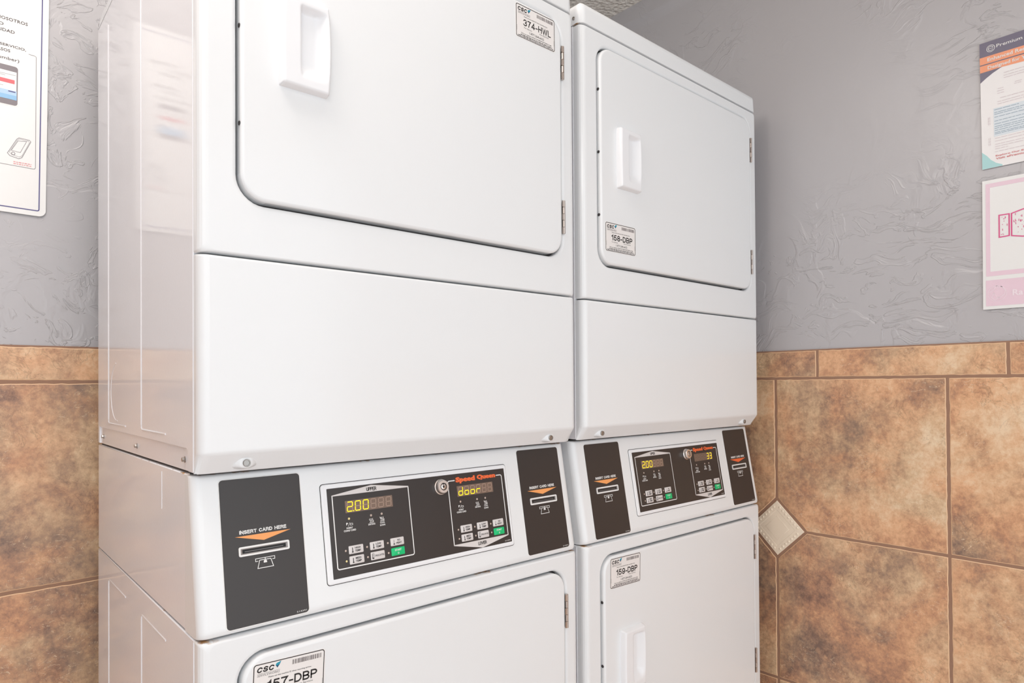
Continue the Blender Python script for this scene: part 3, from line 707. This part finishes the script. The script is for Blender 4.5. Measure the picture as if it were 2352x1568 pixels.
def make_dryer(loc, label, up_text, low_text, dots_l, tri_r, lits, up_label, low_label):
    root = bpy.data.objects.new('stacked_dryer', None); COL.objects.link(root); root.location = loc
    root.empty_display_size = 0.1
    root['label'] = label; root['category'] = 'dryer'; root['group'] = 'stacked white dryers along the back wall'
    finish('cabinet', cabinet_bm(), [SIDEW, DARKGAP], root, angle=40)
    # lid
    prof = rnd_prof([(0.040, Z_LID+.0015), (0.0005, Z_LID+.0015), (0.0025, Z_TOP), (0.040, Z_TOP)], [0, .002, .012, 0], 5)
    bm = profile_panel(prof, 0.014, top_round=0.9, yb=0.040)
    n0 = len(bm.verts); bmesh.ops.create_cube(bm, size=1); bm.verts.ensure_lookup_table()
    for v in bm.verts[n0:]:
        v.co = Vector((W/2+v.co.x*(W-0.0002*0), 0.039+(v.co.y+.5)*(D-0.039), Z_LID+.0015+(v.co.z+.5)*(Z_TOP-Z_LID-.0135)))
        if v.co.z > Z_LID+.02: v.co.x += 0.006 if v.co.x < W/2 else -0.006
    lid = finish('top_lid', bm, WHITE, root, angle=50)
    screw(lid, SD, -0.020, Z_LID+.014, .0035, .0015)
    # upper front with its door
    oz0, oz1 = 1.447, 1.897
    bm = panel_with_opening(0, W, Z_SEAM+.0013, Z_LID-.0013, 0.0466, 0.6480, oz0, oz1, 0.036); finish('upper_front_panel', bm, WHITE, root, angle=50)
    bm = bmesh.new(); slab(bm, FR, rr(.040, oz0-.008, .655, oz1+.008, .03), -0.0300, -0.0168); finish('upper_door_backing', bm, DARKGAP, root, smooth=False)  # dark sheet behind the upper door opening
    door(root, 'upper_door', oz0+.0045, oz1-.0035, 1.612, 1.738, ((1.4925, 1.5555), (1.786, 1.849)), up_label)
    # access panel with turned-in skirt
    zc = 1.1235
    prof = rnd_prof([(0.0233, Z_SKIRT+.0005), (0.0205, Z_SKIRT+.0005), (0.0, zc), (0.0, Z_SEAM-.0013), (0.0233, Z_SEAM-.0013)], [0, .001, .0035, .004, 0], 4)
    acc = finish('access_panel', profile_panel(prof, 0.013, yb=0.0233), WHITE, root, angle=50)
    for u in (0.0600, 0.6185):
        bm = bmesh.new(); v0 = 1.1085; L = []; K = 36
        cy = lambda z: 0 if z > zc else (zc-z)/(zc-Z_SKIRT)*0.0205
        for s_ in (1.0, .86, .7, .5, .33, .25, .12):
            row = []
            for k in range(K):
                t = 2*math.pi*k/K; co, si = math.cos(t), math.sin(t)
                ou = 0.025*co*(0.62-0.38*si); ov = 0.0128*si if si > 0 else 0.0095*si
                iu, iv = 0.0068*co, 0.0068*si; f = max(0, (s_-.33)/.67); g = min(1, s_/.33)
                uu = (ou*f+iu*(1-f))*g; vv = (ov*f+iv*(1-f))*g; zz = v0+vv
                e = f*f*(3-2*f); h = -(cy(zz)+.0010)*e-.0066*(1-e)
                row.append(FR.p(u+uu, zz, h))
            L.append(row)
        loft(bm, L); bs = finish('screw_boss', bm, WHITE, acc, angle=80)
        screw(acc, Pl((0, .0066, 0), (1, 0, 0), (0, 0, 1)), u, v0-.0003, .0049, .0026)
    for y in (0.6218, 0.3438, 0.0714): screw(root, Pl((0.0030, 0, 0), (0, -1, 0), (0, 0, 1)), -y, 1.1120, .0032, .0042, True)
    # console
    prof = rnd_prof([(0.062, Z_CON+.0008), (0.0, Z_CON+.0008), (YC, Z_SKIRT-.003), (0.062, Z_SKIRT-.003)], [0, .012, .004, 0], 6)
    bm = profile_panel(prof, 0.013, yb=0.062)
    con = finish('control_console', bm, WHITE, root, angle=50)
    card_plate(root, 0.0332, 0.1425, 0.0087, 0.1990, ORANGE, 0.0870)
    card_plate(root, 0.5562, 0.6618, 0.0068, 0.1960, tri_r, 0.6092)
    bm = bmesh.new(); rslab(bm, CON, .1725, -.1712, .5252, -.0291, .0045, -.002, .0022, .0018, 5, 4); bez = finish('keypad_bezel', bm, PLAST, root)
    bm = bmesh.new(); slab(bm, CON, rr(.1716, -.1721, .5261, -.0282, .005, 5), -.002, .00025); finish('bezel_gap', bm, DARKGAP, bez, smooth=False)
    bm = bmesh.new(); ring(bm, CON, rr(.1765, -.1680, .5220, -.0318, .003, 4), rr(.1775, -.1670, .5210, -.0328, .002, 4), .0021, .00255); finish('bezel_step', bm, PLAST, bez)
    bm = bmesh.new(); slab(bm, CON, rr(.1811, -.1643, .5198, -.0358, .0008, 2), .0012, .00245-.0); 
    for v in bm.verts: pass
    fas = finish('keypad_overlay', bm, CHAR, root, smooth=False)
    return root, fas

def lock(fas):
    bm = bmesh.new(); u, v = .3800, -.0540; b = .0015
    lathe(bm, CON, u, v, [(.0128, b), (.0128, b+.0030), (.0116, b+.0042), (.0112, b+.0090), (.0100, b+.0105), (.0062, b+.0105), (.0060, b+.0095)], 32)
    lk = finish('key_lock', bm, CHROME, fas)
    bm = bmesh.new(); lathe(bm, CON, u, v, [(.0062, b+.0090), (.0062, b+.0098), (.0052, b+.0098)], 24, 0); slab(bm, CON, rr(u-.0008, v+.0030, u+.0008, v+.0058, .0002, 1), b+.009, b+.0106, 0); finish('lock_keyway', bm, INK, fas)
    bm = bmesh.new(); lathe(bm, CON, u, v, [(.0046, b+.0090), (.0046, b+.0100), (.0040, b+.0104), (.0022, b+.0104), (.0020, b+.0098)], 20); finish('lock_barrel', bm, CHROME, fas)

# everything printed on the keypad overlay sits just above its face
_base = CON.o.copy()
def build(loc, label, up_chars, up_dots, low_chars, tri_r, lits_u, lits_l, up_label, low_label, dim=False):
    root, fas = make_dryer(loc, label, up_chars, low_chars, up_dots, tri_r, None, up_label, low_label)
    CON.o = _base+CON.N*0.0006
    controls(fas, 0.1887, up_chars, up_dots, False, lits_u)
    controls(fas, 0.3955, low_chars, (), True, lits_l)
    bm = bmesh.new(); text(bm, CON, '514390', .5040, -.1620, .5165, -.1600, h=.0021); finish('part_number', bm, WINK, fas, smooth=False)
    lock(fas)
    CON.o = _base.copy()
    # lower front with its door
    oz0, oz1 = 0.411, 0.861
    bm = panel_with_opening(0, W, 0.340, Z_CON-.0013, 0.0466, 0.6480, oz0, oz1, 0.036); finish('lower_front_panel', bm, WHITE, root, angle=50)
    bm = bmesh.new(); slab(bm, FR, rr(.040, oz0-.008, .655, oz1+.008, .03), -0.0300, -0.0168); finish('lower_door_backing', bm, DARKGAP, root, smooth=False)  # dark sheet behind the lower door opening
    door(root, 'lower_door', oz0+.0045, oz1-.0035, 0.576, 0.702, ((0.4565, 0.5195), (0.750, 0.813)), low_label)
    prof = rnd_prof([(0.0233, 0.0), (0.004, 0.0), (0.0, 0.337), (0.0233, 0.337)], [0, 0, .004, 0], 4)
    finish('kick_panel', profile_panel(prof, 0.013, yb=0.0233), WHITE, root, angle=50)
    return root

build((0, 0, 0), 'nearer white stacked dryer, its left side showing, door sticker 374-HWL',
      '200   ', (0,), 'door  ', ORANGE, ('i0', 'b10'), (), (0.5275, 1.8885, 0.0985, 0.0605, '374-HWL', math.radians(0.5)), (0.0635, 0.8475, 0.1000, 0.0610, '157-DBP', math.radians(-2.6)))
build((0.7115, 0.0061, 0), 'farther white stacked dryer beside the right wall, door sticker 158-DBP',
      '200   ', (0,), '    33', BRAND, (), (), (0.0620, 1.5380, 0.0975, 0.0600, '158-DBP', 0.0), (0.0690, 0.8540, 0.0985, 0.0615, '159-DBP', math.radians(-1.2)))

# ------------------------------------------------------------------ wall papers
def sheet(name, pl, pts, mat, label, cat, th=0.0015):
    bm = bmesh.new(); slab(bm, pl, pts, 0.0, th); o = finish(name, bm, mat, smooth=False)
    o['label'] = label; o['category'] = cat; return o
SIGNW = new_mat('sign_white', (243, 242, 240), 0.35)
VIOLET = new_mat('violet_line', (92, 88, 140), 0.5)
SIGNTXT = new_mat('sign_text', (96, 88, 88), 0.55)
SIGNGREY = new_mat('phone_body_grey', (138, 130, 134), 0.5)
REDP = new_mat('red_bar', (226, 112, 118), 0.5)
PALEB = new_mat('pale_blue_screen', (186, 214, 238), 0.5); PALEB2 = new_mat('screen_blue', (150, 196, 232), 0.5)
PINKTXT = new_mat('pale_red_text', (232, 150, 150), 0.5)
# service sign on the back wall, left of the dryers (its text runs out of the photo)
PS = Pl((-0.0740, YB-0.0022, 1.9970), (1, 0, 0), (0, 0, 1)).rot(0, 0, math.radians(-0.75))
SW_, SH_ = 0.3048, 0.4500
sg = sheet('wall_sign', PS, rr(-SW_, -SH_, 0, 0, .012, 8), SIGNW, 'white sign with violet border and Spanish text on the back wall left of dryers', 'sign', .0022)
def SX(x, z):    # wall coordinates to sign coordinates
    d = Vector((x, 0, z))-Vector((PS.o.x, 0, PS.o.z)); return (d.x*PS.U.x+d.z*PS.U.z, d.x*PS.V.x+d.z*PS.V.z)
Hs = .0026
bm = bmesh.new(); line(bm, PS, rr(-SW_+.0110, -SH_+.0105, -.0110, -.0110, .003, 4), .0019, Hs, closed=True); finish('sign_border', bm, VIOLET, sg, smooth=False)
bm = bmesh.new()
def ST(s, x0, z0, x1, z1, **k):
    bm = bmesh.new(); a = SX(x0, z0); text(bm, PS, s, a[0], a[1], a[0]+(x1-x0), a[1]+(z1-z0), h=Hs, **k); finish('sign_text', bm, SIGNTXT, sg, smooth=False)
ST('NOSOTROS', -.1573, 1.9195, -.1087, 1.9258, bold=.015); ST('SERVICIO O', -.199, 1.9080, -.1465, 1.9140, bold=.015); ST('CALIDAD', -.1685, 1.8965, -.1292, 1.9026, bold=.015)
ST('EL SERVICIO,', -.1640, 1.8680, -.1115, 1.8738, bold=.015); ST('CASOS', -.1625, 1.8582, -.1362, 1.8640, bold=.015); ST('(phone number)', -.1960, 1.8415, -.1222, 1.8495, bold=.005)
bm = bmesh.new()
def SP(pts): return [SX(*q) for q in pts]
a = SX(-.0950, 1.8630); b = SX(-.0978, 1.6392)
line(bm, PS, [(a[0]-.0125, a[1]+.0010)]+arc(a[0]-.003, a[1]-.0025, .003, 80, 0, 5)+arc(b[0]-.003+.0012, b[1]+.003, .003, 0, -90, 5)+[(-SW_+.02, b[1]), (-SW_+.02, a[1]), (a[0]-.09, a[1])], .0008, Hs)
# phone outline drawing
ic = lambda x, z: (-.1405+x, 1.6545+z)
body = [(0, .0075), (.0145, .0375), (.0180, .0408), (.0345, .0400), (.0367, .0372), (.0225, .0030), (.0175, .0000), (.0040, .0030)]
line(bm, PS, SP([ic(*q) for q in body]), .0008, Hs, closed=True)
line(bm, PS, SP([ic(x*.86+.003, z*.86+.0035) for x, z in body]), .0004, Hs, closed=True)
line(bm, PS, SP([ic(.0060, .0140), ic(.0165, .0345), ic(.0300, .0365), ic(.0200, .0125)]), .0006, Hs, closed=True)
c = SX(*ic(.0090, .0085)); line(bm, PS, circ(c[0], c[1], .0027, 14), .0009, Hs, closed=True)
finish('sign_drawing', bm, SIGNGREY, sg, smooth=False)
bm = bmesh.new()
px0 = -.1805
a, b = SX(px0, 1.7552), SX(-.1225, 1.8335)
slab(bm, PS, rr(a[0], a[1], b[0], b[1], .006, 6), .0020, .0026, 0)
a, b = SX(px0+.0015, 1.7568), SX(-.1240, 1.8322); slab(bm, PS, rr(a[0], a[1], b[0], b[1], .005, 6), .0020, .0027, 1)
a, b = SX(px0+.0035, 1.7675), SX(-.1262, 1.8215); slab(bm, PS, rr(a[0], a[1], b[0], b[1], .0003, 1), .0020, .0028, 0)
a, b = SX(px0+.0035, 1.7675), SX(-.1262, 1.7845); slab(bm, PS, rr(a[0], a[1], b[0], b[1], .0003, 1), .0020, .0029, 2)
a, b = SX(px0+.0035, 1.7675), SX(-.1262, 1.7755); slab(bm, PS, rr(a[0], a[1], b[0], b[1], .0003, 1), .0020, .0030, 3)
a, b = SX(px0+.0060, 1.7985), SX(-.1293, 1.8055); slab(bm, PS, rr(a[0], a[1], b[0], b[1], .0004, 1), .0020, .0031, 4)
a, b = SX(-.1393, 1.7814), SX(-.1281, 1.7833); slab(bm, PS, rr(a[0], a[1], b[0], b[1], .0003, 1), .0020, .0032, 5)
for z, x1 in ((1.8150, -.1275), (1.8120, -.1440), (1.7915, -.1470)):
    a, b = SX(px0+.006, z), SX(x1, z); line(bm, PS, [a, b], .0005, .0031, mi=1)
finish('printed_phone', bm, [SIGNW, SIGNGREY, PALEB, PALEB2, REDP, VIOLET], sg, smooth=False)
bm = bmesh.new()
for z in (1.6472, 1.6436):
    x = -.1312
    while x < -.104:
        w_ = random.uniform(.002, .006); a, b = SX(x, z), SX(min(x+w_, -.1030), z); line(bm, PS, [a, b], .0014, Hs); x += w_+.0011
finish('sign_fine_print', bm, PINKTXT, sg, smooth=False)

# renters flyer on the right wall
PRW = Pl((XW-0.0022, 0, 0), (0, -1, 0), (0, 0, 1))
NAVYG = new_mat('header_purple_grey', (112, 106, 126), 0.35); FLW = new_mat('flyer_white', (244, 241, 240), 0.35)
FORG = new_mat('flyer_orange', (250, 165, 125), 0.4); FTEAL = new_mat('flyer_teal', (178, 222, 222), 0.4)
FTXT = new_mat('flyer_blue_grey', (150, 170, 186), 0.5); FPALE = new_mat('flyer_pale_line', (222, 208, 212), 0.5); FTAB = new_mat('flyer_table', (226, 234, 240), 0.4); FPK = new_mat('flyer_red_text', (222, 130, 130), 0.5)
f0, f1, z0, z1 = .4730, .6890, 1.6700, 1.9475
PF = PRW.rot(f0, z1, math.radians(0.45)); PF.o = PRW.p(f0, z1)
fl = sheet('flyer', PF, [(0, -.2765), (.216, -.2765), (.216, 0), (0, 0)], FLW, 'flyer with dark header and orange bands, upper sheet on the right wall', 'flyer', .0012)
FH = .0016
def F(u, z): return (u-f0, z-z1)
def part(name, mats, parent, fn):
    bm = bmesh.new(); fn(bm); return finish(name, bm, mats, parent, smooth=False)
def hdr(bm):
    slab(bm, PF, [F(f0, 1.861), F(.4830, 1.8685), F(.4960, 1.8765), F(.5098, 1.8828), F(.530, 1.889), F(.689, 1.895), F(.689, z1), F(f0, z1)], .0010, FH)
part('header_band', NAVYG, fl, hdr)
def org(bm):
    slab(bm, PF, [F(f0, 1.9004), F(.689, 1.8960), F(.689, 1.9122), F(f0, 1.9163)], .0010, FH+.0002)
    slab(bm, PF, [F(f0, 1.8830), F(.512, 1.8836), F(.560, 1.8810), F(.689, 1.8785), F(.689, 1.8935), F(f0, 1.8981)], .0010, FH+.0002)
part('orange_band', FORG, fl, org)
def wt(bm):
    line(bm, PF, [F(*q) for q in circ(.4932, 1.9311, .0072, 24)], .0010, FH+.0003, closed=True)
    line(bm, PF, [F(*q) for q in arc(.4932, 1.9311, .0046, 20, 330, 16)], .0010, FH+.0003); line(bm, PF, [F(.4885, 1.9311), F(.4979, 1.9311)], .0009, FH+.0003)
    a, b = F(.5034, 1.9290), F(.5485, 1.9362); text(bm, PF, 'Premium', a[0], a[1], b[0], b[1], h=FH+.0003, bold=.01)
    a, b = F(.4868, 1.9042), F(.5730, 1.9118); text(bm, PF, 'Enhanced Renters', a[0], a[1], b[0], b[1], h=FH+.0005, bold=.02)
    a, b = F(.4871, 1.8845), F(.5640, 1.8940); text(bm, PF, 'Designed for You', a[0], a[1], b[0], b[1], h=FH+.0005, bold=.02)
part('white_lettering', WINK, fl, wt)
part('teal_corner', FTEAL, fl, lambda bm: slab(bm, PF, [F(f0+.0001, 1.6712), F(.5091, 1.6712), F(.5091, 1.6740), F(.4980, 1.6800), F(.4891, 1.6885), F(.4820, 1.6990), F(f0+.0001, 1.7085)], .0010, FH))
part('table_tint', FTAB, fl, lambda bm: slab(bm, PF, [F(.4954, 1.7370), F(.672, 1.7370), F(.672, 1.7985), F(.4954, 1.7985)], .0010, FH))
def dashes(bm, z, u0, u1, wd, seed, h=FH+.0002):
    rd = random.Random(seed); u = u0
    while u < u1:
        w_ = rd.uniform(.004, .016); line(bm, PF, [F(u, z), F(min(u+w_, u1), z)], wd, h); u += w_+.0012
def rows1(bm):
    for i, (z, e) in enumerate([(1.7950, .54), (1.7890, .68), (1.7852, .545), (1.7790, .67), (1.7705, .672), (1.7640, .66), (1.7585, .55), (1.7545, .672), (1.7500, .66), (1.7455, .55), (1.7425, .56)]): dashes(bm, z, .497, e, .0011, i)
part('table_text', FTXT, fl, rows1)
def rows2(bm):
    for i, (z, a, e) in enumerate([(1.8700, .515, .67), (1.8640, .515, .66), (1.8590, .515, .64), (1.8390, .504, .514), (1.8340, .503, .515), (1.8290, .503, .515), (1.8440, .534, .546), (1.8400, .533, .545), (1.8180, .508, .66), (1.8110, .503, .66), (1.8060, .503, .62),
                                    (1.7330, .497, .66), (1.7270, .497, .66), (1.7200, .497, .64), (1.7150, .497, .66), (1.7100, .497, .52), (1.7040, .497, .66)]): dashes(bm, z, a, e, .0009, 50+i)
    for z in (1.7200, 1.7260, 1.7320, 1.7650, 1.7710, 1.7770):
        for u in (.4862, .4888): line(bm, PF, [F(u, z), F(u, z+.0048)], .0008, FH+.0002)
part('faint_text', FPALE, fl, rows2)
def redt(bm):
    a, b = F(.4976, 1.6925), F(.5960, 1.6968); text(bm, PF, 'Explore Our Easy Enrollment', a[0], a[1], b[0], b[1], h=FH+.0003, bold=.02)
    a, b = F(.4978, 1.6868), F(.5900, 1.6908); text(bm, PF, 'Visit ePremiumInsurance', a[0], a[1], b[0], b[1], h=FH+.0003, bold=.02)
part('red_lettering', FPK, fl, redt)

# pink notice below it
PKB = new_mat('pale_pink', (240, 212, 224), 0.4); PKD = new_mat('strong_pink', (226, 92, 146), 0.4); PKW = new_mat('soft_white_pink', (250, 234, 241), 0.4)
PQ = PRW.rot(.4745, 1.6455, math.radians(-0.3)); 
pn = sheet('notice', PQ, [(0, -.2810), (.216, -.2810), (.216, 0), (0, 0)], SIGNW, 'white notice with pale pink frame and footer, lower sheet on right wall', 'notice', .0012)
q = lambda u, z: (u-.4745, z-1.6455)
def pf(bm):
    ring(bm, PQ, rr(.0062, -.2092, .2098, -.0078, .0004, 1), rr(.0138, -.1995, .2022, -.0165, .0004, 1), .0010, .0016)
    slab(bm, PQ, [(.0055, -.2740), (.2105, -.2740), (.2105, -.2180), (.0055, -.2180)], .0010, .0016)
part('pink_frame', PKB, pn, pf)
def pshape(bm):
    line(bm, PQ, [(.0300, -.1272), (.0476, -.1262), (.0476, -.0798), (.0300, -.0798)], .0024, .0017, closed=True)
    line(bm, PQ, [(.0518, -.1272), (.0720, -.1318), (.0930, -.1272), (.0930, -.0798), (.0720, -.0740), (.0518, -.0798)], .0024, .0017, closed=True)
    rd = random.Random(3)
    for u0, u1, n in ((.0330, .0450, 12), (.0548, .0900, 34)):
        for k in range(n):
            u = rd.uniform(u0, u1); v = rd.uniform(-.1235, -.0835); line(bm, PQ, [(u, v), (u, v+rd.choice((.001, .002, .0045)))], .0010, .0017)
part('pink_buildings', PKD, pn, pshape)
def pl_(bm):
    line(bm, PQ, circ(.0255, -.2480, .0165, 28), .0009, .0020, closed=True)
    line(bm, PQ, [(.0110, -.2440), (.0190, -.2400), (.0250, -.2310), (.0270, -.2360), (.0330, -.2330), (.0370, -.2380), (.0400, -.2420), (.0390, -.2500), (.0320, -.2560), (.0250, -.2560), (.0200, -.2460)], .0010, .0020)
    line(bm, PQ, [(.0200, -.2460), (.0160, -.2560), (.0220, -.2620), (.0290, -.2560)], .0010, .0020)
    text(bm, PQ, 'Ra', .0525, -.2550, .0710, -.2418, h=.0020, bold=.03)
part('footer_print', PKW, pn, pl_)
